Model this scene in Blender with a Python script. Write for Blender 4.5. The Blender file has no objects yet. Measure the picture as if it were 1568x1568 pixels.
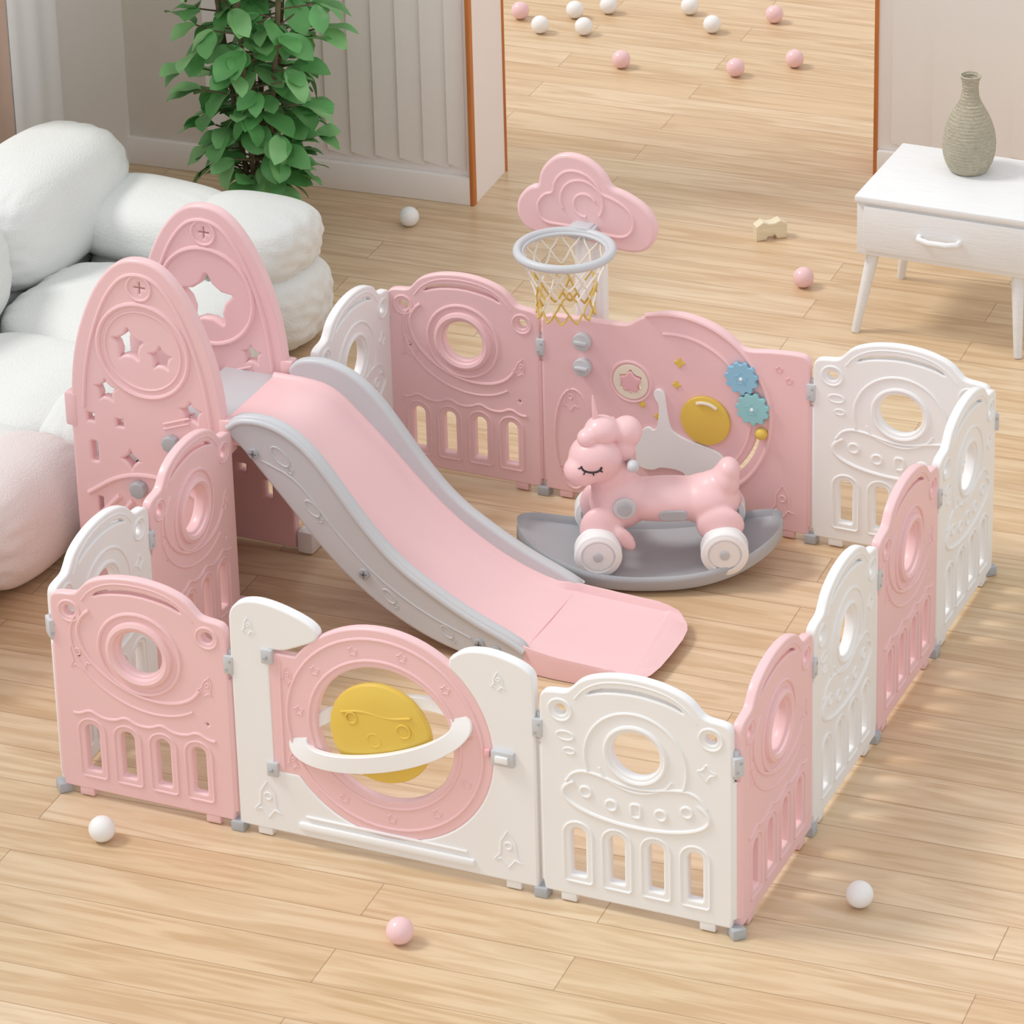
import bpy, bmesh, math, random
from mathutils import Matrix, Vector, Euler, noise
random.seed(7)
sc=bpy.context.scene
try: sc.view_settings.view_transform='Standard'
except Exception: pass
COL=sc.collection
pi=math.pi
# ---------------------------------------------------------------- materials
def lin(h):
    h=h.lstrip('#'); r=[int(h[i:i+2],16)/255 for i in (0,2,4)]
    return tuple(c/12.92 if c<=.04045 else ((c+.055)/1.055)**2.4 for c in r)+(1,)
def mat(name,hexc,rough=.4,var=.04,scale=8,bump=0,bscale=60,metal=0,sss=0,vscale=(1,1,1)):
    m=bpy.data.materials.new(name); m.use_nodes=True; nt=m.node_tree; b=nt.nodes['Principled BSDF']
    tc=nt.nodes.new('ShaderNodeTexCoord'); mp=nt.nodes.new('ShaderNodeMapping'); mp.inputs['Scale'].default_value=vscale
    nt.links.new(tc.outputs['Object'],mp.inputs[0])
    n=nt.nodes.new('ShaderNodeTexNoise'); n.inputs['Scale'].default_value=scale; nt.links.new(mp.outputs[0],n.inputs['Vector'])
    r=nt.nodes.new('ShaderNodeValToRGB'); c=lin(hexc)
    r.color_ramp.elements[0].position=.3; r.color_ramp.elements[1].position=.7
    r.color_ramp.elements[0].color=tuple(x*(1-var) for x in c[:3])+(1,)
    r.color_ramp.elements[1].color=tuple(min(1,x*(1+var)) for x in c[:3])+(1,)
    nt.links.new(n.outputs['Fac'],r.inputs[0]); nt.links.new(r.outputs[0],b.inputs['Base Color'])
    b.inputs['Roughness'].default_value=rough; b.inputs['Metallic'].default_value=metal
    if bump:
        n2=nt.nodes.new('ShaderNodeTexNoise'); n2.inputs['Scale'].default_value=bscale; nt.links.new(mp.outputs[0],n2.inputs['Vector'])
        bp=nt.nodes.new('ShaderNodeBump'); bp.inputs['Strength'].default_value=bump; bp.inputs['Distance'].default_value=.01
        nt.links.new(n2.outputs['Fac'],bp.inputs['Height']); nt.links.new(bp.outputs[0],b.inputs['Normal'])
    return m
PINK=mat('pink_plastic','#F4CCCF',.34,.01)
PINKD=mat('pink_plastic_deep','#EFBBC1',.38,.015)
WHITE=mat('white_plastic','#F5F6F7',.34,.008)
GREY=mat('grey_plastic','#CDD0D4',.4,.012)
GREYD=mat('grey_plastic_dark','#B4B8BD',.4,.02)
SCREW=mat('screw_dark','#7C7F86',.4,.02)
YEL=mat('yellow_plastic','#E8C85A',.4,.02)
BLUE=mat('blue_plastic','#8FC6E0',.4,.02)
TEAL=mat('teal_plastic','#97D2D8',.4,.02)
CREAM=mat('cream_plastic','#F3EAD8',.4,.02)
BLACK=mat('black_paint','#2B2527',.5,.02)
NETM=mat('net_cord','#F2EDE0',.7,.03)
NETY=mat('net_cord_yellow','#DDBE6A',.7,.03)
SOFA=mat('sofa_fabric','#E8EBE9',.85,.012,3,.3,150)
SOFAP=mat('sofa_fabric_blush','#EDE3E0',.85,.012,3,.3,150)
BALLP=mat('ball_pink','#F5CFD2',.22,.01)
BALLW=mat('ball_white','#F6F6F6',.22,.01)
LEAF=mat('leaf_green','#67AA62',.40,.22,7)
LEAF2=mat('leaf_green_light','#88C37E',.40,.2,7)
STEM=mat('stem_bark','#6B6048',.8,.2,30)
POT=mat('pot_ceramic','#E7E2DB',.5,.03)
SOIL=mat('soil','#4A3A2C',.95,.2,40,.6,50)
VASE=mat('vase_woven','#C8C1AC',.85,.16,60,.8,70,vscale=(1,1,8))
TABLE=mat('white_painted_wood','#EFF1F3',.5,.025,12,.15,40,vscale=(.6,8,8))
WALL=mat('wall_paint','#F3EEEA',.8,.01)
WALLL=mat('wall_paint_light','#FAF4F1',.8,.006)
WALLB=mat('wall_beige_shaded','#DDD5CA',.8,.02)  # plain beige wall by the corner, its shadow darkening included in the colour
TRIM=mat('orange_trim','#C97A3C',.5,.1,10,vscale=(6,6,.6))
BASE=mat('baseboard_white','#F7F3F0',.5,.01)
CURT=mat('curtain','#FBF8F8',.9,.006)
CURTB=mat('curtain_tan','#D3B5A4',.9,.03)
WOODB=mat('wood_block','#EBDFC2',.6,.06,20,vscale=(1,6,6))
def floor_mat():
    m=bpy.data.materials.new('oak_planks'); m.use_nodes=True; nt=m.node_tree; b=nt.nodes['Principled BSDF']; L=nt.links.new
    tc=nt.nodes.new('ShaderNodeTexCoord'); mp=nt.nodes.new('ShaderNodeMapping'); mp.inputs['Rotation'].default_value=(0,0,-math.radians(3))
    L(tc.outputs['Object'],mp.inputs[0])
    def brick(c1,c2,mo,ms):
        br=nt.nodes.new('ShaderNodeTexBrick'); br.inputs['Scale'].default_value=1; br.inputs['Brick Width'].default_value=1.5
        br.inputs['Row Height'].default_value=.15; br.inputs['Mortar Size'].default_value=ms; br.inputs['Mortar Smooth'].default_value=.2
        br.offset=.37; br.inputs['Color1'].default_value=c1; br.inputs['Color2'].default_value=c2; br.inputs['Mortar'].default_value=mo
        L(mp.outputs[0],br.inputs['Vector']); return br
    br=brick(lin('#E3CFB3'),lin('#DAC09E'),lin('#B3967A'),.0015)
    mp2=nt.nodes.new('ShaderNodeMapping'); mp2.inputs['Scale'].default_value=(1.1,13,1); L(mp.outputs[0],mp2.inputs[0])
    bw=brick((0,0,0,1),(1,1,1,1),(0,0,0,1),0)
    sx=nt.nodes.new('ShaderNodeVectorMath'); sx.operation='MULTIPLY_ADD'; L(bw.outputs['Color'],sx.inputs[0]); sx.inputs[1].default_value=(31,17,5); L(mp2.outputs[0],sx.inputs[2])
    n=nt.nodes.new('ShaderNodeTexNoise'); n.inputs['Scale'].default_value=1.7; n.inputs['Detail'].default_value=8; n.inputs['Distortion'].default_value=1.4; L(sx.outputs[0],n.inputs['Vector'])
    r=nt.nodes.new('ShaderNodeValToRGB'); r.color_ramp.elements[0].position=.36; r.color_ramp.elements[0].color=(.78,.69,.59,1); r.color_ramp.elements[1].position=.60; r.color_ramp.elements[1].color=(1.0,1.0,1.0,1)
    L(n.outputs['Fac'],r.inputs[0])
    n3=nt.nodes.new('ShaderNodeTexNoise'); n3.inputs['Scale'].default_value=.9; L(mp.outputs[0],n3.inputs['Vector'])
    r3=nt.nodes.new('ShaderNodeValToRGB'); r3.color_ramp.elements[0].position=.35; r3.color_ramp.elements[0].color=(1,.93,.88,1); r3.color_ramp.elements[1].position=.65; r3.color_ramp.elements[1].color=(1,1,.95,1)
    L(n3.outputs['Fac'],r3.inputs[0])
    mx=nt.nodes.new('ShaderNodeMix'); mx.data_type='RGBA'; mx.blend_type='MULTIPLY'; mx.inputs[0].default_value=.8
    L(br.outputs['Color'],mx.inputs[6]); L(r.outputs[0],mx.inputs[7])
    mx2=nt.nodes.new('ShaderNodeMix'); mx2.data_type='RGBA'; mx2.blend_type='MULTIPLY'; mx2.inputs[0].default_value=.9
    L(mx.outputs[2],mx2.inputs[6]); L(r3.outputs[0],mx2.inputs[7]); L(mx2.outputs[2],b.inputs['Base Color'])
    b.inputs['Roughness'].default_value=.28
    bp=nt.nodes.new('ShaderNodeBump'); bp.inputs['Strength'].default_value=.15; bp.inputs['Distance'].default_value=.002; bp.invert=True
    L(br.outputs['Fac'],bp.inputs['Height']); L(bp.outputs[0],b.inputs['Normal'])
    return m
FLOOR=floor_mat()
# ---------------------------------------------------------------- mesh helpers
XZ=Matrix.Rotation(pi/2,4,'X')   # (x,y,z)->(x,-z,y)
def T(x,y,z): return Matrix.Translation((x,y,z))
def R(a,ax): return Matrix.Rotation(a,4,ax)
def S(x,y,z): return Matrix.Diagonal((x,y,z,1))
def area(p): return sum(p[i][0]*p[(i+1)%len(p)][1]-p[(i+1)%len(p)][0]*p[i][1] for i in range(len(p)))/2
def cm(cu):
    o=bpy.data.objects.new('tmp',cu); COL.objects.link(o)
    dg=bpy.context.evaluated_depsgraph_get(); dg.update()
    me=bpy.data.meshes.new_from_object(o.evaluated_get(dg))
    bpy.data.objects.remove(o); bpy.data.curves.remove(cu); return me
def plate(loops,th=.028,bev=.005,res=2):
    """filled 2D shape (first loop outer, the rest holes) standing in XZ, centred on y=0"""
    cu=bpy.data.curves.new('c','CURVE'); cu.dimensions='2D'; cu.fill_mode='BOTH'
    cu.extrude=max(th/2-bev,0.0001); cu.bevel_depth=bev; cu.bevel_resolution=res
    for i,l in enumerate(loops):
        a=area(l)
        if (i==0 and a<0) or (i>0 and a>0): l=l[::-1]
        s=cu.splines.new('POLY'); s.points.add(len(l)-1); s.use_cyclic_u=True
        for k,p in enumerate(l): s.points[k].co=(p[0],p[1],0,1)
    me=cm(cu); me.transform(XZ); me['flatcap']=1; return me
def tube(pts,r,cyc=False,res=3):
    cu=bpy.data.curves.new('c','CURVE'); cu.dimensions='3D'; cu.bevel_depth=r; cu.bevel_resolution=res; cu.use_fill_caps=True
    s=cu.splines.new('POLY'); s.points.add(len(pts)-1); s.use_cyclic_u=cyc
    for k,p in enumerate(pts): s.points[k].co=(p[0],p[1],p[2],1)
    return cm(cu)
def line2(pts,r=.0035,cyc=False,y=0):
    return tube([(p[0],y,p[1]) for p in pts],r*1.3,cyc,2)
def bmm(fn):
    bm=bmesh.new(); fn(bm); me=bpy.data.meshes.new('m'); bm.to_mesh(me); bm.free(); return me
def box(x0,x1,y0,y1,z0,z1,bev=.004,seg=2):
    def f(bm):
        bmesh.ops.create_cube(bm,size=1,matrix=T((x0+x1)/2,(y0+y1)/2,(z0+z1)/2)@S(x1-x0,y1-y0,z1-z0))
        if bev: bmesh.ops.bevel(bm,geom=bm.edges[:],offset=bev,segments=seg,affect='EDGES',profile=.5)
    return bmm(f)
def cyl(r,h,bev=.003,seg=32,r2=None):
    def f(bm):
        bmesh.ops.create_cone(bm,cap_ends=True,segments=seg,radius1=r,radius2=r if r2 is None else r2,depth=h)
        if bev:
            ed=[e for e in bm.edges if abs(e.verts[0].co.z-e.verts[1].co.z)<1e-6]
            bmesh.ops.bevel(bm,geom=ed,offset=bev,segments=3,affect='EDGES',profile=.5)
    return bmm(f)
def ball(r=1,u=32,v=20):
    return bmm(lambda bm: bmesh.ops.create_uvsphere(bm,u_segments=u,v_segments=v,radius=r))
def lathe(prof,seg=48):
    def f(bm):
        rings=[[bm.verts.new((r*math.cos(2*pi*k/seg),r*math.sin(2*pi*k/seg),z)) for k in range(seg)] for r,z in prof]
        for a,b in zip(rings,rings[1:]):
            for k in range(seg): bm.faces.new((a[k],a[(k+1)%seg],b[(k+1)%seg],b[k]))
        bm.faces.new(rings[0][::-1]); bm.faces.new(rings[-1])
    return bmm(f)
def torus(R_,r,seg=48,s2=12):
    def f(bm):
        g=[[bm.verts.new(((R_+r*math.cos(2*pi*j/s2))*math.cos(2*pi*i/seg),(R_+r*math.cos(2*pi*j/s2))*math.sin(2*pi*i/seg),r*math.sin(2*pi*j/s2))) for j in range(s2)] for i in range(seg)]
        for i in range(seg):
            for j in range(s2): bm.faces.new((g[i][j],g[(i+1)%seg][j],g[(i+1)%seg][(j+1)%s2],g[i][(j+1)%s2]))
    return bmm(f)
def obj(name,parts,parent=None,M=Matrix(),ang=35):
    """parts: list of (mesh, material[, matrix]) joined into one mesh object"""
    bm=bmesh.new(); mats=[]
    for p in parts:
        me,mt=p[0],p[1]; mx=p[2] if len(p)>2 else Matrix()
        if mt not in mats: mats.append(mt)
        flat=[False]*len(me.polygons)
        if me.get('flatcap'): flat=[abs(q.normal.y)>.995 for q in me.polygons]
        me=me.copy(); me.transform(mx)
        if mx.determinant()<0: me.flip_normals()
        n0=len(bm.faces); bm.from_mesh(me); bm.faces.ensure_lookup_table()
        for i in range(n0,len(bm.faces)): bm.faces[i].material_index=mats.index(mt); bm.faces[i].smooth=not flat[i-n0]
        bpy.data.meshes.remove(me)
    me=bpy.data.meshes.new(name); bm.to_mesh(me); bm.free()
    for m in mats: me.materials.append(m)
    fl_=[not q.use_smooth for q in me.polygons]
    try: me.set_sharp_from_angle(angle=math.radians(ang))
    except Exception: pass
    for q,f_ in zip(me.polygons,fl_):
        if f_: q.use_smooth=False
    o=bpy.data.objects.new(name,me); COL.objects.link(o); o.matrix_world=M
    if parent: o.parent=parent
    return o
def empty(name,loc=(0,0,0),rz=0):
    e=bpy.data.objects.new(name,None); COL.objects.link(e); e.location=loc; e.rotation_euler=(0,0,rz); e.empty_display_size=.1
    bpy.context.view_layer.update(); return e
def chaikin(p,n=2,cyc=True):
    for _ in range(n):
        q=[]
        m=len(p)
        rng=range(m) if cyc else range(m-1)
        if not cyc: q.append(p[0])
        for i in rng:
            a,b=p[i],p[(i+1)%m]
            q.append(tuple(.75*a[k]+.25*b[k] for k in range(len(a)))); q.append(tuple(.25*a[k]+.75*b[k] for k in range(len(a))))
        if not cyc: q.append(p[-1])
        p=q
    return p
def circ(x,z,r,n=40,rz=None,rot=0,a0=0,a1=2*pi,closed=True):
    rz=r if rz is None else rz; out=[]
    m=n if closed else n+1
    for i in range(m):
        a=a0+(a1-a0)*i/n; cx,cz=r*math.cos(a),rz*math.sin(a)
        out.append((x+cx*math.cos(rot)-cz*math.sin(rot),z+cx*math.sin(rot)+cz*math.cos(rot)))
    return out
def star(x,z,r,ri=.5,n=5,rot=pi/2,rd=1):
    p=[(x+(r if i%2==0 else r*ri)*math.cos(rot+pi*i/n),z+(r if i%2==0 else r*ri)*math.sin(rot+pi*i/n)) for i in range(2*n)]
    return chaikin(p,rd) if rd else p
def rrect(x0,x1,z0,z1,r,n=6):
    out=[]
    for cx,cz,a in ((x1-r,z0+r,-pi/2),(x1-r,z1-r,0),(x0+r,z1-r,pi/2),(x0+r,z0+r,pi)):
        for i in range(n+1):
            t=a+pi/2*i/n; out.append((cx+r*math.cos(t),cz+r*math.sin(t)))
    return out
def archslot(xc,w,z0,z1,g=0):
    w=w/2+g; z0-=g; z1+=g
    return [(xc-w+.006,z0),(xc+w-.006,z0),(xc+w,z0+.006)]+circ(xc,z1-w,w,12,a0=0,a1=pi,closed=False)+[(xc-w,z0+.006)]
def blob(parts,vox=.006,smooth=8):
    """ellipsoids [(center,(rx,ry,rz),rotY)] fused to one continuous surface"""
    bm=bmesh.new()
    for c,s,ry in parts:
        bmesh.ops.create_uvsphere(bm,u_segments=28,v_segments=18,radius=1,matrix=T(*c)@R(ry,'Y')@S(*s))
    me=bpy.data.meshes.new('b'); bm.to_mesh(me); bm.free()
    o=bpy.data.objects.new('tmp',me); COL.objects.link(o)
    r=o.modifiers.new('r','REMESH'); r.mode='VOXEL'; r.voxel_size=vox
    s=o.modifiers.new('s','SMOOTH'); s.iterations=smooth; s.factor=.6
    dg=bpy.context.evaluated_depsgraph_get(); dg.update()
    m2=bpy.data.meshes.new_from_object(o.evaluated_get(dg)); bpy.data.objects.remove(o); return m2
# ---------------------------------------------------------------- camera
cam=bpy.data.cameras.new('camera'); co=bpy.data.objects.new('camera',cam); COL.objects.link(co); sc.camera=co
fw=Vector((-.3539,.8417,-.4078)); r2=Vector((.9239,.3825,-.0122)); u2=Vector((-.1457,.3811,.9130))
fw.normalize(); r2=(r2-fw*r2.dot(fw)).normalized(); u2=r2.cross(fw)
M=Matrix((r2,u2,-fw)).transposed().to_4x4(); M.translation=Vector((4.86335,-7.79186,5.53281)); co.matrix_world=M
cam.sensor_width=36; cam.lens=6311.0/1568*36; cam.shift_x=-181.3/1568; cam.shift_y=-398.6/1568
cam.clip_end=100
# ---------------------------------------------------------------- room
fl=obj('floor',[(box(-7,7,-6,10,-.05,0,0),FLOOR)])
TH=math.radians(4)
RM=T(-.58,3.81,0)@R(TH,'Z')     # room frame: x along wall, y into the back
H=2.4
obj('wall_back',[(box(-1.30,0,0,.30,0,H,0),WALLL),(box(-1.28,-.95,-.004,0,.0,H,0),WALLB)],None,RM)
def pleats(x0,x1,step,y,z0,z1,d=.02):
    def f(bm):
        x=x0
        while x<x1-.01:
            xe=min(x+step,x1)
            a=[bm.verts.new(p) for p in ((x,y-d,z0+.012),(xe,y-.002,z0-.012),(xe,y-.002,z1),(x,y-d,z1))]
            b=[bm.verts.new(p) for p in ((x,y,z0+.012),(xe,y,z0-.012),(x,y,z1))]
            bm.faces.new(a); bm.faces.new((b[0],a[0],a[3],b[2])); bm.faces.new((b[0],b[1],a[1],a[0]))
            x=xe
    return bmm(f)
obj('wall_panelling_back',[(pleats(-.97,-.03,.088,0,.13,H,.014),WALL)],None,RM,10)
obj('baseboard_back',[(box(-1.28,-.0,-.025,.0,0,.10,.004),BASE)],None,RM)
obj('trim_1',[(box(-.010,.004,-.027,.004,0,H,.002),TRIM)],None,RM)
obj('trim_2',[(box(-.004,.005,.29,.304,0,H,.002),TRIM)],None,RM)
RM2=T(.60,4.52,0)@R(TH,'Z')
obj('wall_right_back',[(box(0,3.5,0,.2,0,H,0),WALL)],None,RM2)
obj('wall_panelling_right',[(pleats(.06,3.4,.14,0,.12,H,.014),WALL)],None,RM2,10)
obj('trim_3',[(box(-.006,.008,-.008,.205,0,H,.002),TRIM)],None,RM2)
obj('baseboard_right',[(box(0.010,3.5,-.02,.0,0,.10,.004),BASE)],None,RM2)
obj('wall_far_bounce',[(box(-3,6,4.2,4.3,0,H,0),WALL)],None,RM)  # unseen wall behind the back room, added for bounce light and a horizon
LM=T(-1.85,3.72,0)
obj('wall_left',[(box(-.15,0,-1.0,.3,0,H,0),WALLL),(box(-.15,0,-6.5,-1.0,0,.25,0),WALLL),(box(-.15,0,-6.5,-1.0,2.25,H,0),WALLL),(box(-.15,0,-6.5,-6.0,.25,2.25,0),WALLL)],None,LM)
wf=[]
for yy in (-1.03,-3.5,-5.97): wf.append((box(-.11,-.05,yy-.025,yy+.025,.25,2.25,.004),BASE))
for zz in (.27,2.23): wf.append((box(-.11,-.05,-6.0,-1.0,zz-.02,zz+.02,.004),BASE))
obj('window_1',wf,None,LM)
def curtain(y0,y1,x=.03,amp=.004,per=.13):
    n=int((y1-y0)/.008); pts=[(x+amp*math.sin(2*pi*(i*.008)/per),y0+i*.008) for i in range(n+1)]
    def f(bm):
        a=[bm.verts.new((p[0],p[1],.02)) for p in pts]; b=[bm.verts.new((p[0],p[1],2.3)) for p in pts]
        a2=[bm.verts.new((p[0]+.004,p[1],.02)) for p in pts]; b2=[bm.verts.new((p[0]+.004,p[1],2.3)) for p in pts]
        for i in range(n): bm.faces.new((a[i],a[i+1],b[i+1],b[i])); bm.faces.new((a2[i+1],a2[i],b2[i],b2[i+1]))
    return bmm(f)
obj('curtain',[(curtain(-.79,-.49),CURT)],None,LM)
obj('curtain.001',[(curtain(-1.20,-.795),CURTB)],None,LM)
# ---------------------------------------------------------------- fence panels
W=1.84; D=1.948; P=.494; A=.505
fence=empty('playpen_fence')
PW=.494
def std_outline():
    h=[(.014,.03),(.010,.06),(.010,.30),(.010,.545),(.012,.572),(.03,.580),(.075,.583),(.092,.60),(.112,.624),(.145,.640),(.19,.652),(.247,.657)]
    p=h+[(PW-x,z) for x,z in h[::-1][1:]]
    core=chaikin(p[3:-3],2,cyc=False)
    return p[:3]+core+p[-3:]
def arcslot():
    top=[(.118,.592),(.135,.610),(.17,.624),(.247,.634),(.324,.624),(.359,.610),(.376,.592)]
    bot=[(.365,.588),(.345,.597),(.31,.606),(.247,.613),(.184,.606),(.149,.597),(.129,.588)]
    return chaikin(top+bot,1)
SL=[.098,.197,.296,.395]
def rocket_lines(x,z,s,r=.002,tilt=0):
    b=[(-.35,-.3),(-.3,.3),(0,.8),(.3,.3),(.35,-.3),(.6,-.6),(.3,-.5),(0,-.9),(-.3,-.5),(-.6,-.6)]
    ct,st=math.cos(tilt),math.sin(tilt)
    return [([(x+(p[0]*ct-p[1]*st)*s,z+(p[0]*st+p[1]*ct)*s) for p in b],r,True),(circ(x-.1*s*st,z+.1*s,.16*s,12),r,True)]
def std_panel(kind,mt):
    holes=[arcslot(),circ(.247,.452,.066),circ(.058,.538,.020,20),circ(PW-.058,.538,.020,20)]
    holes+=[archslot(x,.048,.078,.222) for x in SL]
    if kind=='planet': holes+=[star(.075,.415,.013,.6),star(PW-.070,.29,.014,.5,4)]
    parts=[(plate([std_outline()]+holes,.026,.005),mt)]
    L=[]
    for x in SL: L.append((archslot(x,.048,.078,.222,.013),.003,True))
    L.append((circ(.058,.538,.029,20),.003,True)); L.append((circ(PW-.058,.538,.029,20),.003,True))
    L.append((chaikin([(.095,.575),(.12,.61),(.17,.638),(.247,.647),(.324,.638),(.374,.61),(.40,.575)],2,False),.002,False))
    if kind=='ufo':
        L.append((circ(.247,.452,.076),.005,True))
        L.append((circ(.247,.430,.128,rz=.135,a0=-.35,a1=pi+.35,closed=False),.0035,False))
        L.append((circ(.247,.315,.185,rz=.062,a0=pi*.82,a1=pi*2.18,closed=False),.0045,False))
        L.append((chaikin([(.07,.345),(.09,.375),(.13,.385),(.247,.355),(.364,.385),(.404,.375),(.425,.345)],2,False),.0035,False))
        L.append((chaikin([(.155,.40),(.17,.37),(.247,.345),(.32,.37),(.338,.40)],2,False),.003,False))
        for x,z in ((.12,.325),(.185,.302),(.31,.302),(.375,.325)): L.append((circ(x,z,.014,14),.0035,True))
        L.append((rrect(.235,.259,.282,.318,.008),.0035,True))
        L.append((star(.425,.445,.026,.4,4),.0025,True)); L.append((circ(.07,.47,.022,16,rz=.012),.0025,True)); L.append((circ(.08,.43,.014,16,rz=.008),.0025,True))
    else:
        L.append((circ(.247,.452,.080),.010,True))
        L.append((circ(.247,.452,.112),.0045,True))
        L.append((circ(.247,.45,.175,rz=.115,rot=-.35,a0=pi*.86,a1=pi*1.98,closed=False),.0045,False))
        L.append((circ(.247,.44,.195,rz=.145,rot=-.35,a0=pi*.95,a1=pi*1.85,closed=False),.003,False))
        w=[]
        for x in [.05]+SL+[.445]: w+= [(x-.03,.245),(x,.262),(x+.03,.245)] if x in SL else [(x,.245)]
        L.append((chaikin(w,2,False),.0035,False))
        L+=rocket_lines(.075,.42,.055,.002,.3); L+=rocket_lines(PW-.065,.40,.035,.002,-.3)
    for pts,r,c in L:
        for y in (-.0125,.0125): parts.append((line2(pts,r,c,y),mt))
    for x in (.009,PW-.009):
        parts.append((cyl(.011,.38,.002,16),mt,T(x,0,.24)))
    for x in (.07,PW-.07): parts.append((box(x-.02,x+.02,-.011,.011,.004,.034,.003),mt))
    return obj('panel_'+kind,parts,None)
base={}
for k,mt in (('ufo',WHITE),('planet',PINK)):
    t=std_panel(k,mt); base[k]=t.data; bpy.data.objects.remove(t)
def put(me,p0,p1,name,w=PW):
    d=Vector((p1[0]-p0[0],p1[1]-p0[1],0)); L=d.length
    o=bpy.data.objects.new(name,me); COL.objects.link(o); o.parent=fence
    o.location=(p0[0],p0[1],0); o.rotation_euler=(0,0,math.atan2(d.y,d.x)); o.scale=(L/w,1,1)
    return o
Yn=[0,P,P+.48,P+.96,D]
put(base['planet'],(0,0),(A,0),'panel_pink_1'); put(base['ufo'],(W-A,0),(W,0),'panel_white_1')
for i in range(4): put(base['planet' if i%2==0 else 'ufo'],(W,Yn[i]),(W,Yn[i+1]),'panel_side_%d'%i)
BX0,BX1=.49,1.315
put(base['planet'],(0,D),(BX0,D),'panel_pink_2'); put(base['ufo'],(BX1,D),(W,D),'panel_white_2')
put(base['ufo'],(0,0),(0,P),'panel_left_1'); put(base['planet'],(0,P),(0,P+.465),'panel_left_2'); put(base['ufo'],(0,1.47),(0,D),'panel_left_3')
hp0=[(box(-.013,.013,-.019,.019,.452,.502,.003),GREY),(cyl(.007,.075,.002,14),GREY,T(0,0,.477)),
     (box(-.018,.018,-.020,.020,0,.028,.004),GREYD),
     (cyl(.004,.042,.001,10),GREYD,T(-.005,0,.465)@R(pi/2,'X')),(cyl(.004,.042,.001,10),GREYD,T(.005,0,.489)@R(pi/2,'X'))]
t=obj('hinge',hp0); hm=t.data; bpy.data.objects.remove(t)
for i,(x,y,a) in enumerate([(0,0,.78),(A,0,0),(W-A,0,0),(W,0,.78),(W,Yn[1],pi/2),(W,Yn[2],pi/2),(W,Yn[3],pi/2),(W,D,.78),(BX1,D,0),(BX0,D,0),(0,D,.78),(0,P,pi/2),(0,1.475,pi/2)]):
    o=bpy.data.objects.new('hinge_%d'%(i+1),hm); COL.objects.link(o); o.parent=fence; o.location=(x,y,0); o.rotation_euler=(0,0,a)
# gate
GX0,GX1=.517,1.323; cx,cz,RR=.925,.365,.287
g=.296
aR=math.acos((1.110-cx)/g)
zb=.195; aL=-pi+math.asin((cz-zb)/g)
arc=[(cx+g*math.cos(t),cz+g*math.sin(t)) for t in [aR+(aL-aR)*i/40 for i in range(41)]]
outl=[(GX0,.03),(GX1,.03),(GX1,.30)]
outl+=chaikin([(GX1,.56),(GX1,.612),(1.295,.632),(1.25,.645),(1.20,.652),(1.145,.642),(1.112,.615)],2,False)
outl+=arc+[(.612,zb)]
outl+=chaikin([(.612,.535),(.614,.548),(.655,.550),(.690,.566),(.735,.588),(.752,.604),(.742,.625),(.70,.645),(.64,.662),(.585,.668),(.54,.655),(.518,.628),(.517,.59)],2,False)
gp=[(plate([outl],.03,.005),WHITE)]
gp.append((box(.68,1.16,-.024,-.010,.046,.068,.006),WHITE)); gp.append((box(.70,1.14,-.020,-.012,.082,.088,.002),WHITE))
for (x,z,s) in ((.595,.115,.062),(1.25,.12,.062),(.565,.60,.028),(1.235,.585,.03)):
    for pts,r,c in rocket_lines(x,z,s,.0024): gp.append((line2(pts,r,c,-.0145),WHITE))
for x in (.58,1.26): gp.append((box(x-.02,x+.02,-.011,.011,.004,.034,.003),WHITE))
obj('gate_frame',gp,fence)
a_s=math.atan2(.200-cz,-math.sqrt(RR**2-(.200-cz)**2)); a_e=math.atan2(.530-cz,-math.sqrt(RR**2-(.530-cz)**2))
dl=[(cx+RR*math.cos(t),cz+RR*math.sin(t)) for t in [a_s+(a_e-a_s)*i/64 for i in range(65)]]+[(.628,.530),(.619,.522),(.619,.208),(.628,.200)]
dp=[(plate([dl,circ(cx,cz,.190,56)],.026,.005),PINK)]
for y in (-.0125,.0125):
    dp.append((line2(circ(cx,cz,.264,56),.0035,True,y),PINK)); dp.append((line2(circ(cx,cz,.205,56),.0035,True,y),PINK))
for i in range(11):
    a=.2+i*.57; dp.append((line2(star(cx+.234*math.cos(a),cz+.234*math.sin(a),.015,.5),.002,True,-.0125),PINK))
for pts,r,c in rocket_lines(.665,.48,.03)+rocket_lines(.67,.24,.028): dp.append((line2(pts,r,c,-.0125),PINK))
dp.append((line2([(.645,.21),(.645,.52)],.003,False,-.0125),PINK))
obj('gate_door',dp,fence)
pl=[(lathe([(.136,-.010),(.138,0),(.134,.008),(.118,.014),(.09,.018),(.05,.021),(.005,.022)],56),YEL,R(pi/2,'X'))]
for x,z,r_ in ((-.01,-.01,.018),(.07,.03,.018),(-.07,.04,.015)): pl.append((line2(circ(x,z,r_,18),.0020,True,-.0205+.095*(x*x+z*z)),YEL))
pl.append((line2(chaikin([(-.10,.05),(-.04,.065),(.03,.055),(.09,.070)],2,False),.0025,False,-.018),YEL))
rot=R(-math.radians(19),'Y')
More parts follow.
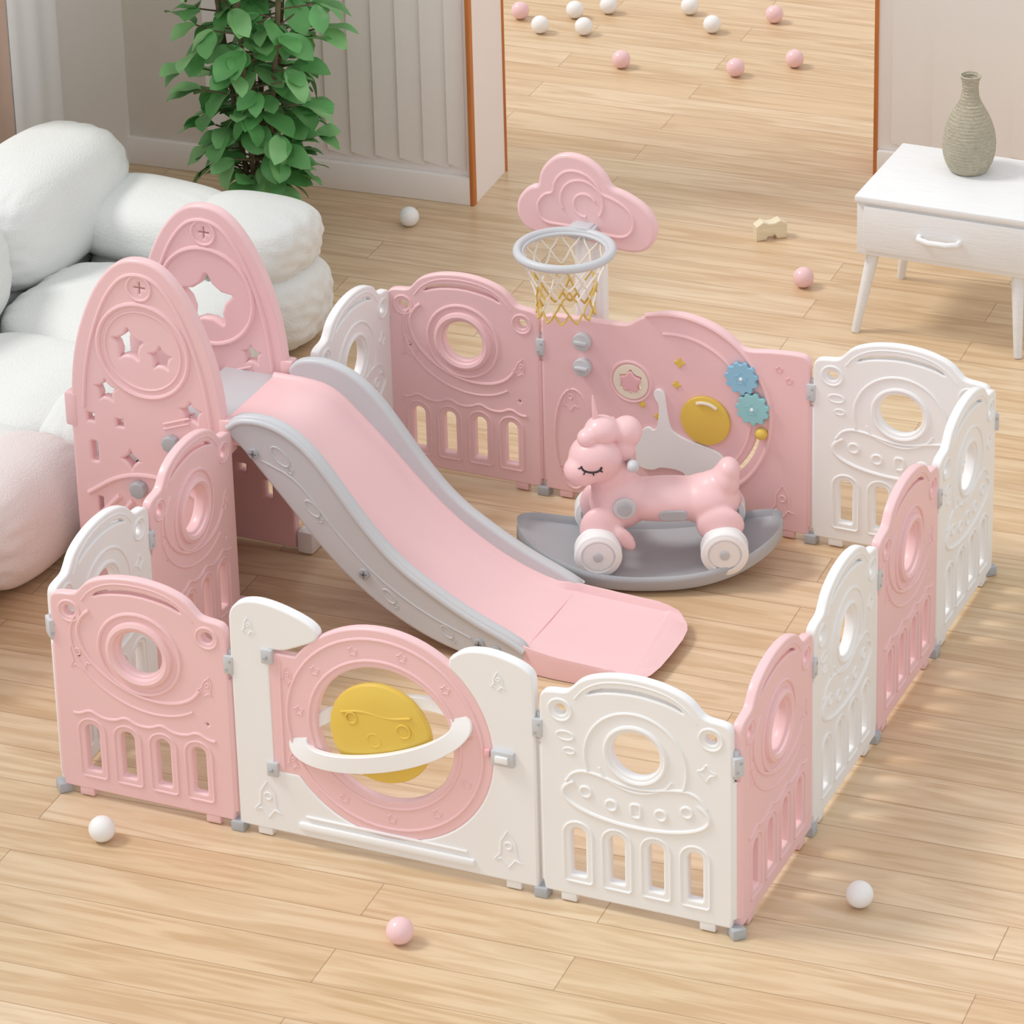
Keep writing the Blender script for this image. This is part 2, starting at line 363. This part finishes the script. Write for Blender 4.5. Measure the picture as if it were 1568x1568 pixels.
# flat ring: lower half passes in front of the planet, upper half behind it
def ring_mesh():
    def f(bm):
        n=96; vs=[]
        for i in range(n):
            a=2*pi*i/n; yo=.026*math.sin(a)
            row=[]
            for (rx,rz_,zc,dy) in ((.264,.089,0,-.006),(.261,.087,.0005,-.009),(.212,.050,.006,-.009),(.209,.048,.006,-.006),(.209,.048,.006,.006),(.264,.089,0,.006)):
                row.append(bm.verts.new((rx*math.cos(a),yo+dy,zc+rz_*math.sin(a))))
            vs.append(row)
        for i in range(n):
            for j in range(6): bm.faces.new((vs[i][j],vs[(i+1)%n][j],vs[(i+1)%n][(j+1)%6],vs[i][(j+1)%6]))
        bmesh.ops.recalc_face_normals(bm,faces=bm.faces)
    return bmm(f)
obj('gate_planet',pl,fence,T(cx-.012,-.006,cz))
obj('gate_planet_ring',[(ring_mesh(),WHITE,T(0,-.004,0)@rot)],fence,T(cx-.012,-.006,cz),ang=20)
lat=[(box(1.215,1.275,-.028,-.010,.355,.395,.003),GREY),(box(1.228,1.262,-.034,-.02,.366,.384,.002),WHITE),(box(1.196,1.21,-.024,-.010,.37,.39,.002),PINKD)]
for z in (.205,.525): lat.append((box(.600,.630,-.024,.0,z-.020,z+.020,.003),GREY)); lat.append((cyl(.005,.028,.001,12),GREYD,T(.614,-.018,z)@R(pi/2,'X')))
obj('gate_latch',lat,fence)
# activity panel
aw=BX1-BX0
h=[(.012,.03),(.010,.30),(.010,.56),(.02,.578),(.10,.58),(.23,.582),(.275,.585),(.30,.605),(.345,.632),(.40,.645),(.455,.645),(.52,.632),(.575,.605),(.61,.572),(.64,.565),(.70,.575),(aw-.03,.580),(aw-.012,.572),(aw-.010,.545),(aw-.010,.30),(aw-.012,.03)]
ao=h[:2]+chaikin(h[2:-2],2,False)+h[-2:]
ah=[circ(.28,.415,.044,32)]
sl=[(.42+.262*math.cos(t),.36+.262*math.sin(t)) for t in [-.95+.80*i/14 for i in range(15)]]+[(.42+.240*math.cos(t),.36+.240*math.sin(t)) for t in [-.15-.80*i/14 for i in range(15)]]
ah.append(sl)
ap=[(plate([ao]+ah,.026,.005),PINK)]
def al(pts,r=.0035,c=False,m=PINK): 
    ap.append((line2(pts,r,c,-.0125),m))
al(circ(.42,.36,.285,60,a0=-1.9,a1=1.9,closed=False),.006); al(circ(.42,.36,.225,60,a0=-1.3,a1=1.75,closed=False),.0045)
al(circ(.28,.415,.062),.004,True)
al(circ(.10,.20,.06,30,rz=.16),.003,True)
for pts,r,c in rocket_lines(.74,.12,.06)+rocket_lines(.09,.33,.045): al(pts,r,c)
for x,z in ((.73,.53),(.76,.50),(.06,.10)): al(star(x,z,.012),.002,True,PINKD)
def disc(x,z,r,t,m,y=-.013,bev=.003): ap.append((cyl(r,t,bev,28),m,T(x,y-t/2,z)@R(pi/2,'X')))
def shape(pts,t,m,y=-.013,holes=[]): ap.append((plate([pts]+holes,t,min(.002,t/3)),m,T(0,y-t/2+.001,0)))
disc(.135,.52,.027,.02,GREY); disc(.135,.44,.027,.02,GREY)
for z in (.52,.44): ap.append((box(.115,.155,-.042,-.030,z-.005,z+.005,.002),GREY))
ap.append((plate([circ(.28,.415,.052,32),star(.28,.415,.045,.62,6,rd=1)],.01,.002),CREAM,T(0,-.012,0)))
ap.append((plate([star(.28,.415,.034,.55)],.018,.004),PINKD,T(0,-.012,0)))
def gear(x,z,r,n,m):
    p=[]
    for i in range(n):
        for k,(da,rr) in enumerate(((0,.84),(.25,1),(.5,1),(.72,.84))):
            a=2*pi*(i+da)/n; p.append((x+r*rr*math.cos(a),z+r*rr*math.sin(a)))
    shape(p,.014,m,-.018); ap.append((line2(star(x,z,r*.5,.5),.0008,True,-.031),m)); disc(x,z,.005,.022,WHITE,-.014)
gear(.622,.490,.048,11,BLUE); gear(.655,.400,.048,11,TEAL)
disc(.510,.335,.075,.012,YEL); ap.append((line2(circ(.510,.335,.058,20,a0=.9,a1=2.0,closed=False),.004,False,-.027),CREAM))
el=chaikin([(.40,.29),(.388,.36),(.385,.40),(.365,.41),(.352,.395),(.360,.375),(.372,.36),(.366,.29),(.352,.272),(.335,.285),(.315,.268),(.31,.245),(.288,.235),(.285,.215),(.298,.205),(.298,.165),(.315,.150),(.35,.150),(.37,.165),(.44,.165),(.455,.140),(.50,.138),(.52,.16),(.56,.175),(.572,.205),(.560,.235),(.51,.252),(.45,.262),(.42,.275)],2)
shape(el,.010,WHITE,-.0135)
ap.append((ball(.018),YEL,T(.680,-.022,.325)))
shape(star(.115,.14,.035,.6,5),.008,YEL); disc(.60,.085,.02,.008,YEL)
for x,z,s in ((.43,.50,.018),(.42,.43,.014),(.315,.35,.012),(.36,.32,.010)): shape(star(x,z,s,.35,4),.005,YEL)
for x in (.07,.41,aw-.07): ap.append((box(x-.02,x+.02,-.011,.011,.004,.034,.003),PINK))
for x in (.009,aw-.009): ap.append((cyl(.011,.38,.002,16),PINK,T(x,0,.24)))
obj('activity_board',ap,fence,T(BX0,D,0))
# ---------------------------------------------------------------- slide + rocket climber
slide=empty('toddler_slide')
def rocket_panel(holes,lines,knobs,side):
    hw=[(.232,.02),(.232,.30),(.232,.50),(.228,.60),(.216,.70),(.197,.78),(.168,.86),(.128,.94),(.078,1.00),(.03,1.025)]
    p=[(x,z) for x,z in hw]+[(-x,z) for x,z in hw[::-1]]
    outer=p[:2]+chaikin(p[2:-2],2,False)+p[-2:]
    pts=[(plate([outer]+holes,.034,.008,3),PINK)]
    inn=[(x*.86,z-.035) for x,z in hw[3:]]; inn=inn+[(-x,z) for x,z in inn[::-1]]
    for y in (-.0165,.0165):
        pts.append((line2(chaikin(inn,2,False),.005,False,y),PINK))
        for l,r,c in lines: pts.append((line2(l,r,c,y),PINK))
    for x,z in knobs:
        pts.append((cyl(.025,.026,.005,8),GREYD,T(x,side*-.029,z)@R(pi/2,'X')))
    for x in (-.238,.238):
        pts.append((box(x-.018,x+.018,-.02,.02,.50,.60,.006),PINK))
    return pts
def plus(x,z,r):
    q=r*.38
    return [(x+a,z+b) for a,b in ((q,q),(q,r),(-q,r),(-q,q),(-r,q),(-r,-q),(-q,-q),(-q,-r),(q,-r),(q,-q),(r,-q),(r,q))]
h1=[plus(0,.952,.024),star(-.045,.775,.066,.5),star(.052,.750,.050,.5),star(-.125,.625,.048,.5),star(.135,.60,.048,.5),rrect(-.195,-.160,.518,.555,.004),rrect(-.105,-.070,.515,.55,.004),
    rrect(-.19,-.155,.395,.470,.014),star(-.06,.425,.044,.45,4),rrect(-.18,-.15,.24,.30,.01),rrect(.13,.17,.20,.26,.01)]
l1=[(circ(0,.765,.138),.006,True),(circ(0,.765,.116),.003,True),(circ(0,.952,.036,20),.004,True),([(.05,.555),(.13,.585)],.003,False),([(.05,.54),(.13,.57)],.003,False),
    (chaikin([(-.20,.30),(-.10,.37),(0,.39),(.10,.37),(.2,.30)],2,False),.006,False),([(-.2,.2),(-.1,.31)],.007,False),([(-.2,.14),(-.06,.3)],.007,False)]
CXr=-.252; Y1=.985; Y2=1.375
obj('rocket_side_near',rocket_panel(h1,l1,[(.075,.505),(-.035,.345)],1),slide,T(CXr,Y1,0))
h2=[plus(0,.952,.024),star(.0,.745,.104,.5),star(.13,.60,.046,.5),star(-.135,.60,.034,.5),rrect(.10,.13,.30,.33,.004),rrect(.15,.18,.36,.39,.004),rrect(.06,.10,.22,.26,.01),rrect(.14,.18,.15,.22,.01),star(-.02,.30,.05,.5)]
l2=[(circ(0,.76,.145),.006,True),(circ(0,.952,.036,20),.004,True),([(.05,.535),(.13,.565)],.003,False),([(.05,.52),(.13,.55)],.003,False)]
obj('rocket_side_far',rocket_panel(h2,l2,[(.10,.49)],-1),slide,T(CXr-.012,Y2,0))
obj('rocket_feet',[(box(-.02,.03,Y2-.02,Y2+.05,.0,.07,.01),WHITE),(box(-.03,.02,Y1-.03,Y1+.02,.0,.05,.01),PINK)],slide)
st=[(box(-.22,-.045,Y1+.015,Y2-.015,.525,.552,.006),GREY)]
for i,(x,z) in enumerate(((-.30,.40),(-.36,.27),(-.42,.14))): st.append((box(x-.055,x+.05,Y1+.015,Y2-.015,z-.025,z,.006),GREY)); st.append((box(x+.035,x+.05,Y1+.015,Y2-.015,z-.025,z+.13,.004),PINK))
obj('steps',st,slide)
prof=chaikin([(-.055,.560),(.06,.560),(.13,.545),(.20,.485),(.30,.390),(.40,.285),(.50,.200),(.61,.132),(.72,.085),(.84,.060),(.96,.050)],2,False)
prof+=[(.96+.22*i/16,.050-.006*i/16) for i in range(1,17)]
YA=Y1-.016; YB=1.355
yc=(YA+YB)/2; hwid=(YB-YA)/2
def bed():
    def f(bm):
        n=len(prof); rows=[]
        for i,(x,z) in enumerate(prof):
            a=prof[max(i-1,0)]; b=prof[min(i+1,n-1)]; dx,dz=b[0]-a[0],b[1]-a[1]; L=math.hypot(dx,dz); nx,nz=-dz/L,dx/L
            hw=hwid-.01 if x<.84 else hwid+.008*min(1,(x-.84)/.1)
            row=[]
            zlow=max(z-.035,.003) if x<.82 else .003
            lip=.010 if x<.82 else .018
            for (fy,dn) in ((-1,-.2),(-1,lip*.5),(-.985,lip),(-.955,lip),(-.93,lip*.6),(-.90,0),(-.8,-.001),(-.65,-.001),(-.4,-.002),(0,-.003),(.4,-.002),(.65,-.001),(.8,-.001),(.90,0),(.93,lip*.6),(.955,lip),(.985,lip),(1,lip*.5),(1,-.2)):
                if dn==-.2: row.append(bm.verts.new((x,yc+fy*hw,zlow)))
                else: row.append(bm.verts.new((x+nx*dn,yc+fy*hw,z+nz*dn)))
            rows.append(row)
        for row in rows:
            for v in row:
                if v.co.x>.961:
                    t=min(1,(v.co.x-.96)/.22); q=min(1,abs(v.co.y-yc)/(hwid+.008))
                    xe=1.075+.130*(1-q**4)**(1/3)
                    v.co.x=.96+t*(xe-.96)
                    if v.co.z>.02: v.co.z-=.012*max(0,t-.8)/.2
        m=len(rows[0])
        for a,b in zip(rows,rows[1:]):
            for j in range(m): bm.faces.new((a[j],b[j],b[(j+1)%m],a[(j+1)%m]))
        bm.faces.new(rows[0]); bm.faces.new(rows[-1][::-1])
        bmesh.ops.recalc_face_normals(bm,faces=bm.faces)
    return bmm(f)
obj('bed',[(bed(),PINK),(box(.846,.849,YA+.02,YB-.02,.056,.0598,0),PINKD)],slide,ang=50)
top=[(-.005,.585),(.03,.612),(.10,.618),(.17,.598),(.24,.548),(.31,.462),(.385,.362),(.48,.262),(.59,.193),(.70,.135),(.81,.092),(.855,.068)]
bot=[(.845,.030),(.80,.012),(.71,.022),(.61,.045),(.52,.080),(.43,.130),(.35,.190),(.27,.265),(.19,.36),(.11,.45),(.04,.53),(.0,.562)]
rl=chaikin(top+bot,2)
def rail(y,out):
    ps=[(plate([rl],.034,.010,3),GREY,T(0,y,0))]
    tl=chaikin(top,2,False); ps.append((tube([(p[0],y+out*.016,p[1]-.006) for p in tl],.010,False,4),GREY))
    yo=y+out*.017
    l=[(.09,.50),(.20,.46),(.30,.33),(.42,.21),(.56,.125),(.70,.075)]
    ps.append((tube([(p[0],yo,p[1]) for p in chaikin(l,2,False)],.003),GREY))
    for x,z in ((.07,.515),(.388,.21),(.725,.062),(.775,.050)):
        ps.append((cyl(.016,.008,.002,20),GREYD,T(x,yo+out*.002,z)@R(pi/2,'X')))
        ps.append((box(x-.010,x+.010,yo+out*.007-.001,yo+out*.007+.001,z-.0018,z+.0018,0),SCREW)); ps.append((box(x-.0018,x+.0018,yo+out*.007-.001,yo+out*.007+.001,z-.010,z+.010,0),SCREW))
    for x,z,q in ((.15,.52,.034),(.24,.38,.028),(.46,.155,.024),(.63,.08,.022)):
        ps.append((tube([(p[0],yo,p[1]) for p in circ(x,z,q,20,rz=q*.5,rot=-.8)],.0028,True),GREY))
        ps.append((tube([(p[0],yo,p[1]) for p in star(x+q*.8,z-q*1.1,q*.35)],.002,True),GREY))
    return ps
obj('rail_near',rail(YA+.016,-1),slide); obj('rail_far',rail(YB+.004,1),slide)
# ---------------------------------------------------------------- basketball hoop
hoop=empty('basketball_hoop',(0,0,0))
hx,hy=.60,2.035
cloud=chaikin([(hx-.20,.83),(hx-.205,.88),(hx-.17,.925),(hx-.135,.93),(hx-.13,.985),(hx-.08,1.038),(hx-.005,1.038),(hx+.05,1.00),(hx+.07,.955),(hx+.12,.945),(hx+.185,.91),(hx+.21,.86),(hx+.195,.805),(hx+.15,.78),(hx+.06,.79),(hx,.80),(hx-.10,.80),(hx-.17,.80)],3)
sm=[((x-hx)*.72+hx,(z-.905)*.72+.905) for x,z in cloud]
bp=[(plate([cloud],.03,.010,3),PINK,T(0,hy,0)),(line2(sm,.004,True,hy-.0145),PINK),(line2(circ(hx-.01,.91,.065,30,a0=-.6,a1=3.6,closed=False),.004,False,hy-.0145),PINK),(line2(circ(hx-.0,.90,.035,20,a0=.5,a1=4.8,closed=False),.004,False,hy-.0145),PINK)]
obj('backboard',bp,hoop)
obj('pole',[(box(hx-.045,hx+.045,hy+.0,hy+.05,.03,.86,.012,3),WHITE),(box(hx-.018,hx+.018,hy-.006,hy+.005,.50,.80,.004),WHITE),(box(hx-.15,hx+.15,hy-.02,hy+.30,0,.04,.015,3),WHITE),(box(hx-.03,hx+.03,hy-.06,hy+.01,.81,.85,.006),GREY)],hoop)
RI=.134
rc=(hx+.01,hy-.185,.835)
hp=[(torus(RI,.0125),GREY,T(*rc)),(torus(RI-.014,.006),GREY,T(rc[0],rc[1],rc[2]-.004)),(box(rc[0]-.05,rc[0]+.03,rc[1]+RI-.01,hy,.815,.845,.006),GREY)]
obj('rim',hp,hoop)
nn=12; npz=[]; rows=[(.128,0),(.112,-.045),(.098,-.085),(.088,-.125),(.082,-.165),(.084,-.195)]
for k in range(len(rows)-1):
    ra,za=rows[k]; rb,zb_=rows[k+1]
    for i in range(nn):
        a0=2*pi*(i+.5*(k%2))/nn
        for s in (-.5,.5):
            a1=a0+2*pi*s/nn
            p0=(rc[0]+ra*math.cos(a0),rc[1]+ra*math.sin(a0),rc[2]+za); p1=(rc[0]+rb*math.cos(a1),rc[1]+rb*math.sin(a1),rc[2]+zb_)
            mid=tuple((p0[j]+p1[j])/2 for j in range(3)); mid=(rc[0]+(mid[0]-rc[0])*.97,rc[1]+(mid[1]-rc[1])*.97,mid[2]-.004)
            npz.append((tube([p0,mid,p1],.003 if k<4 else .0035,False,1),NETM if k<2 else (NETY if (i+k)%2==0 or k==4 else NETM)))
obj('net',npz,hoop)
# ---------------------------------------------------------------- rocking horse
horse=empty('rocking_horse',(.972,1.655,0),math.radians(23))
RX=-.03
def rocker():
    def f(bm):
        n=56; L=.372; rows=[]
        for i in range(n+1):
            t=-1+2*i/n; x=L*math.sin(t*pi/2*.98)
            zt=.030+.095*(abs(x)/L)**2.3
            w=.170*math.sqrt(max(.02,1-(abs(x)/L)**2.8))+.006
            row=[]
            for fy,dz in ((-1,.010),(-.985,.022),(-.95,.027),(-.91,.022),(-.86,.008),(-.4,.0),(0,0),(.4,0),(.86,.008),(.91,.022),(.95,.027),(.985,.022),(1,.010),(.93,-.018),(.5,-.026),(0,-.028),(-.5,-.026),(-.93,-.018)):
                row.append(bm.verts.new((RX+x,fy*w,zt+dz)))
            rows.append(row)
        m=len(rows[0])
        for a,b in zip(rows,rows[1:]):
            for j in range(m): bm.faces.new((a[j],a[(j+1)%m],b[(j+1)%m],b[j]))
        bm.faces.new(rows[0][::-1]); bm.faces.new(rows[-1])
        bmesh.ops.recalc_face_normals(bm,faces=bm.faces)
    return bmm(f)
RK=[(rocker(),GREYD)]
for x in (-.175,.175): RK.append((box(x-.05,x+.05,-.10,.10,.040,.052,.005),GREYD))
def addh(name,parts,M=Matrix(),ang=45):
    o=obj(name,parts,None,Matrix(),ang); o.parent=horse; o.matrix_basis=M; return o
addh('rocker',RK)
body=[((.02,0,.215),(.20,.082,.060),0),((-.115,0,.215),(.085,.088,.085),0),((.13,0,.213),(.095,.088,.070),0),
      ((-.130,0,.275),(.066,.060,.085),-.15),((.178,0,.262),(.044,.056,.060),.15),((.190,0,.300),(.034,.044,.038),0),((.15,0,.245),(.06,.06,.05),0),
      ((-.165,-.080,.165),(.062,.032,.068),.1),((-.165,.080,.165),(.062,.032,.068),.1),((.165,-.080,.170),(.068,.032,.055),0),((.165,.080,.170),(.068,.032,.055),0),
      ((-.100,-.104,.145),(.022,.016,.044),-.6)]
head=[((-.178,-.02,.357),(.077,.074,.070),0),((-.215,-.045,.331),(.054,.050,.045),0)]
addh('body',[(blob([(c,s,a) for c,s,a in body+head],.0055,6),PINK)])
addh('mane',[(blob([((-.160,-.01,.434),(.050,.050,.044),0),((-.092,.01,.420),(.045,.047,.045),0),((-.10,.0,.380),(.034,.038,.045),0),((-.200,-.035,.424),(.030,.032,.028),0)],.005,4),PINK),
      (cyl(.011,.085,.001,20,.002),PINK,T(-.180,-.01,.500)@R(-.1,'Y')),
      (ball(1,16,12),PINK,T(-.13,.055,.415)@R(.3,'X')@S(.014,.012,.035))])
eye=[]
def hp_(x,z):
    q=[]
    for c,s in (((-.178,-.02,.357),(.077,.074,.070)),((-.215,-.045,.331),(.054,.050,.045))):
        dx=(x-c[0])/s[0]; dz=(z-c[2])/s[2]; k=1-dx*dx-dz*dz
        if k>0: q.append(c[1]-s[1]*math.sqrt(k))
    return (x,(min(q) if q else -.05)-.0005,z)
ecx,ecz=-.190,.362
al_=[hp_(ecx+.028*math.cos(t),ecz+.016*math.sin(t)) for t in [pi+pi*i/14 for i in range(15)]]
eye.append((tube(al_,.0030,False,2),BLACK))
for t in (pi*1.08,pi*1.3,pi*1.55,pi*1.8):
    a=hp_(ecx+.028*math.cos(t),ecz+.016*math.sin(t)); b=hp_(ecx+.038*math.cos(t),ecz+.026*math.sin(t)); eye.append((tube([a,b],.0020,False,2),BLACK))
addh('eye',eye)
gr=[(tube([(-.075,-.115,.375),(-.080,-.06,.345),(-.085,0,.335),(-.080,.06,.345),(-.075,.115,.375)],.010,False,4),GREY)]
for y in (-.115,.115): gr.append((ball(1,20,14),GREY,T(-.075,y,.375)@S(.017,.022,.017)))
addh('handlebar',gr)
dt=[(cyl(.032,.014,.004,28),GREY,T(-.100,-.090,.232)@R(pi/2,'X')),(cyl(.019,.022,.003,28),GREYD,T(-.100,-.092,.232)@R(pi/2,'X')),(plate([rrect(-.036,.036,-.012,.012,.011)],.012,.003),GREYD,T(.035,-.081,.203))]
addh('trim_parts',dt)
pr=[(.012,-.030),(.040,-.030),(.046,-.024),(.048,-.032),(.058,-.030),(.065,-.020),(.065,.020),(.058,.030),(.048,.032),(.046,.024),(.040,.030),(.012,.030)]
wm=lathe(pr,40)
for i,(x,y) in enumerate(((-.175,-.125),(-.175,.125),(.175,-.125),(.175,.125))):
    addh('wheel_%d'%(i+1),[(wm,WHITE),(torus(.057,.010,40,10),WHITE,T(0,0,-.020)),(torus(.057,.010,40,10),WHITE,T(0,0,.020)),(cyl(.014,.070,.003,20),GREY)],T(x,y,.115)@R(pi/2,'X'))
addh('axle',[(cyl(.012,.24,.002,16),GREY,T(-.175,0,.115)@R(pi/2,'X')),(cyl(.012,.24,.002,16),GREY,T(.175,0,.115)@R(pi/2,'X'))])
# ---------------------------------------------------------------- sofa
sofa=empty('puffy_sofa')
def puff(c,s,e=3.0,mt=SOFA,rz=0):
    def f(bm):
        bmesh.ops.create_cube(bm,size=2); bmesh.ops.subdivide_edges(bm,edges=bm.edges[:],cuts=31,use_grid_fill=True)
        for v in bm.verts:
            p=v.co; n=(abs(p.x)**e+abs(p.y)**e+abs(p.z)**e)**(1/e); q=p/n
            w=Vector((q.x*s[0],q.y*s[1],q.z*s[2]))
            d=noise.noise((w+Vector(c))*4)*.010
            if s[1]>=s[0]: ww=Vector((w.x*30,w.y*7,w.z*30)); ed=abs(q.y)
            else: ww=Vector((w.x*7,w.y*30,w.z*30)); ed=abs(q.x)
            d+=.011*noise.noise(ww+Vector(c)*3)*ed**2
            v.co=w+q.normalized()*d
    return (bmm(f),mt,T(*c)@R(rz,'Z'))
sf=[]
for y in (2.40,1.66,.92,.18): sf.append(puff((-1.44,y,.43),(.20,.40,.195)))
for y in (2.40,1.66,.92,.18): sf.append(puff((-1.50,y,.20),(.17,.40,.19)))
for y in (2.10,1.54,.98,.42):
    sf.append(puff((-1.00,y,.235),(.32,.30,.105)))
    if y>1.2: sf.append(puff((-.71,y,.20),(.14,.30,.145)))
    sf.append(puff((-.95,y,.10),(.36,.30,.10)))
sf.append(puff((-1.14,2.60,.345),(.28,.19,.110),2.8)); sf.append(puff((-.80,2.60,.340),(.22,.19,.112),2.9))
sf.append(puff((-1.0,2.60,.15),(.34,.18,.15),3.2)); sf.append(puff((-.745,2.60,.145),(.20,.19,.148),2.8))
obj('cushions',sf,sofa,ang=180)
sf=[puff((-.72,.98,.185),(.165,.29,.185),2.6,SOFAP),puff((-.72,.42,.185),(.165,.29,.185),2.6,SOFAP)]
obj('front_roll',sf,sofa,ang=180)
# ---------------------------------------------------------------- plant
plant=empty('potted_plant',(-1.12,3.28,0))
pot=obj('pot',[(lathe([(.09,0),(.10,.01),(.120,.13),(.125,.15),(.113,.15),(.108,.12)]),POT),(cyl(.105,.01,0,32),SOIL,T(0,0,.125))],None); pot.parent=plant
def leafmesh(L,Wd,droop):
    def f(bm):
        n=9; rows=[]
        for i in range(n+1):
            t=i/n; w=Wd*(math.sin(pi*t**1.15))**.62*(.75+.35*t) if 0<t<1 else .0008
            x=L*t; z=-droop*L*t*t
            rows.append([bm.verts.new((x,fy*w,z+abs(fy)*w*.22+.003*math.sin(t*11)*abs(fy))) for fy in (-1,-.5,0,.5,1)])
        for a,b in zip(rows,rows[1:]):
            for j in range(4): bm.faces.new((a[j],b[j],b[j+1],a[j+1]))
    return bmm(f)
lms=[leafmesh(.125,.042,.35),leafmesh(.110,.042,.6),leafmesh(.098,.038,.2)]
lp=[]; sp=[]
stems=[((0,0),(0,0),1.45),((.02,.02),(.10,.05),1.25),((-.02,0),(-.12,-.04),1.3),((0,-.02),(.03,-.13),1.15),((.01,.02),(-.05,.12),1.2),((.02,-.02),(.13,-.06),.9)]
for (bx,by),(tx,ty),hh in stems:
    pts=[(bx+tx*(i/8)**.8,by+ty*(i/8)**.8,.12+(hh-.12)*i/8) for i in range(9)]
    sp.append((tube(pts,.009,False,2),STEM))
    k=0; z=.19
    while z<hh:
        t=(z-.12)/(hh-.12); c=Vector((bx+tx*t**.8,by+ty*t**.8,z))
        a=k*2.4+random.uniform(-.3,.3)+bx*50
        rr=random.uniform(.04,.15)
        tip=c+Vector((math.cos(a)*rr,math.sin(a)*rr,rr*.3))
        sp.append((tube([tuple(c),tuple(tip)],.003,False,1),STEM))
        for q in range(2):
            aa=a+random.uniform(-.9,.9); sc_=random.uniform(.75,1.15)
            M_=T(*tip)@R(aa,'Z')@R(random.uniform(-.45,.55),'Y')@R(random.uniform(-.5,.5),'X')@S(sc_,sc_,sc_)
            lp.append((random.choice(lms),random.choice((LEAF,LEAF,LEAF2)),M_))
        k+=1; z+=random.uniform(.022,.036)
o=obj('leaves',lp,None,ang=180); o.parent=plant
o=obj('stems',sp,None); o.parent=plant
# ---------------------------------------------------------------- side table + vase
tab=empty('side_table')
tx0,tx1,ty0,ty1,tz=.955,1.56,3.30,3.76,.47
tp=[(box(tx0,tx1,ty0,ty1,tz-.022,tz,.005),TABLE),(box(tx0+.005,tx1-.005,ty0+.012,ty1-.01,.27,tz-.02,.004),TABLE),
    (box(tx0+.03,tx1-.03,ty0+.002,ty0+.014,.288,tz-.032,.004),TABLE)]
obj('cabinet',tp,tab)
hcx=1.235
obj('drawer_handle',[(tube([(hcx-.065,ty0+.004,.362),(hcx-.062,ty0-.02,.362),(hcx-.03,ty0-.026,.358),(hcx+.03,ty0-.026,.358),(hcx+.062,ty0-.02,.362),(hcx+.065,ty0+.004,.362)],.010,False,4),TABLE)],tab)
lg=[]
for x,dx in ((tx0+.05,-.045),(tx1-.085,.02)):
    for y,dy in ((ty0+.05,-.04),(ty1-.05,.04)):
        top_=Vector((x,y,.275)); b_=Vector((x+dx,y+dy,0)); d=(top_-b_)
        m=cyl(.013,d.length,.002,24,.021)
        m.transform(Matrix.Translation((top_+b_)/2)@d.to_track_quat('Z','Y').to_matrix().to_4x4())
        lg.append((m,TABLE))
obj('legs',lg,tab)
vp=[(.045,0),(.060,.004),(.078,.05),(.084,.10),(.080,.15),(.066,.20),(.045,.245),(.030,.275),(.024,.31),(.025,.345),(.032,.365),(.034,.37),(.026,.37),(.020,.34)]
def vprof():
    p=chaikin(vp,2,False); dense=[]
    for a,b in zip(p,p[1:]):
        for k in range(4): t=k/4; dense.append((a[0]+(b[0]-a[0])*t,a[1]+(b[1]-a[1])*t))
    return [(r+.0022*abs(math.sin(z*pi/.012)),z*.87) for r,z in dense]
o=obj('woven_vase',[(lathe(vprof(),56),VASE)],None,T(1.222,3.62,tz),ang=180)
# ---------------------------------------------------------------- wooden arch block
blk=plate([[(-.050,0),(-.050,.045),(-.03,.058),(-.01,.050),(.01,.050),(.03,.058),(.050,.045),(.050,0),(.022,0)]+circ(0,0,.020,10,a0=0,a1=pi,closed=False)[1:-1]+[(-.022,0)]],.04,.004)
obj('wooden_block',[(blk,WOODB)],None,T(.45,3.90,.004)@R(math.radians(40),'Z'))
# ---------------------------------------------------------------- balls
BR_=.034
bl=[(.21,-.18,'w'),(1.10,-.32,'p'),(2.07,.23,'w'),(-.71,3.56,'w'),(.69,3.57,'p'),(-1.15,5.47,'p'),(-.96,5.55,'w'),(-1.02,5.36,'w'),(-.86,5.40,'w'),(-.86,5.64,'w'),(-.57,5.74,'w'),(-.42,5.59,'w'),(-.24,5.77,'p'),(-.60,5.14,'p'),(-.18,5.21,'p'),(-.01,5.37,'p')]
bmsh={}
for c,m in (('w',BALLW),('p',BALLP)):
    t=obj('tmpb',[(ball(BR_,32,20),m)],ang=180); bmsh[c]=t.data; bpy.data.objects.remove(t)
for x,y,c in bl:
    o=bpy.data.objects.new('play_ball',bmsh[c]); COL.objects.link(o); o.location=(x,y,BR_)
# ---------------------------------------------------------------- light
w=bpy.data.worlds.new('world'); sc.world=w; w.use_nodes=True; bg=w.node_tree.nodes['Background']; bg.inputs[0].default_value=(.985,.99,1,1); bg.inputs[1].default_value=.84
sun=bpy.data.lights.new('sun','SUN'); sun.energy=1.5; sun.angle=math.radians(15); sun.color=(1,.965,.92)
so=bpy.data.objects.new('sun',sun); COL.objects.link(so)
so.rotation_euler=Vector((-.60,-.18,.80)).to_track_quat('Z','Y').to_euler()
print('done',len(bpy.data.objects))
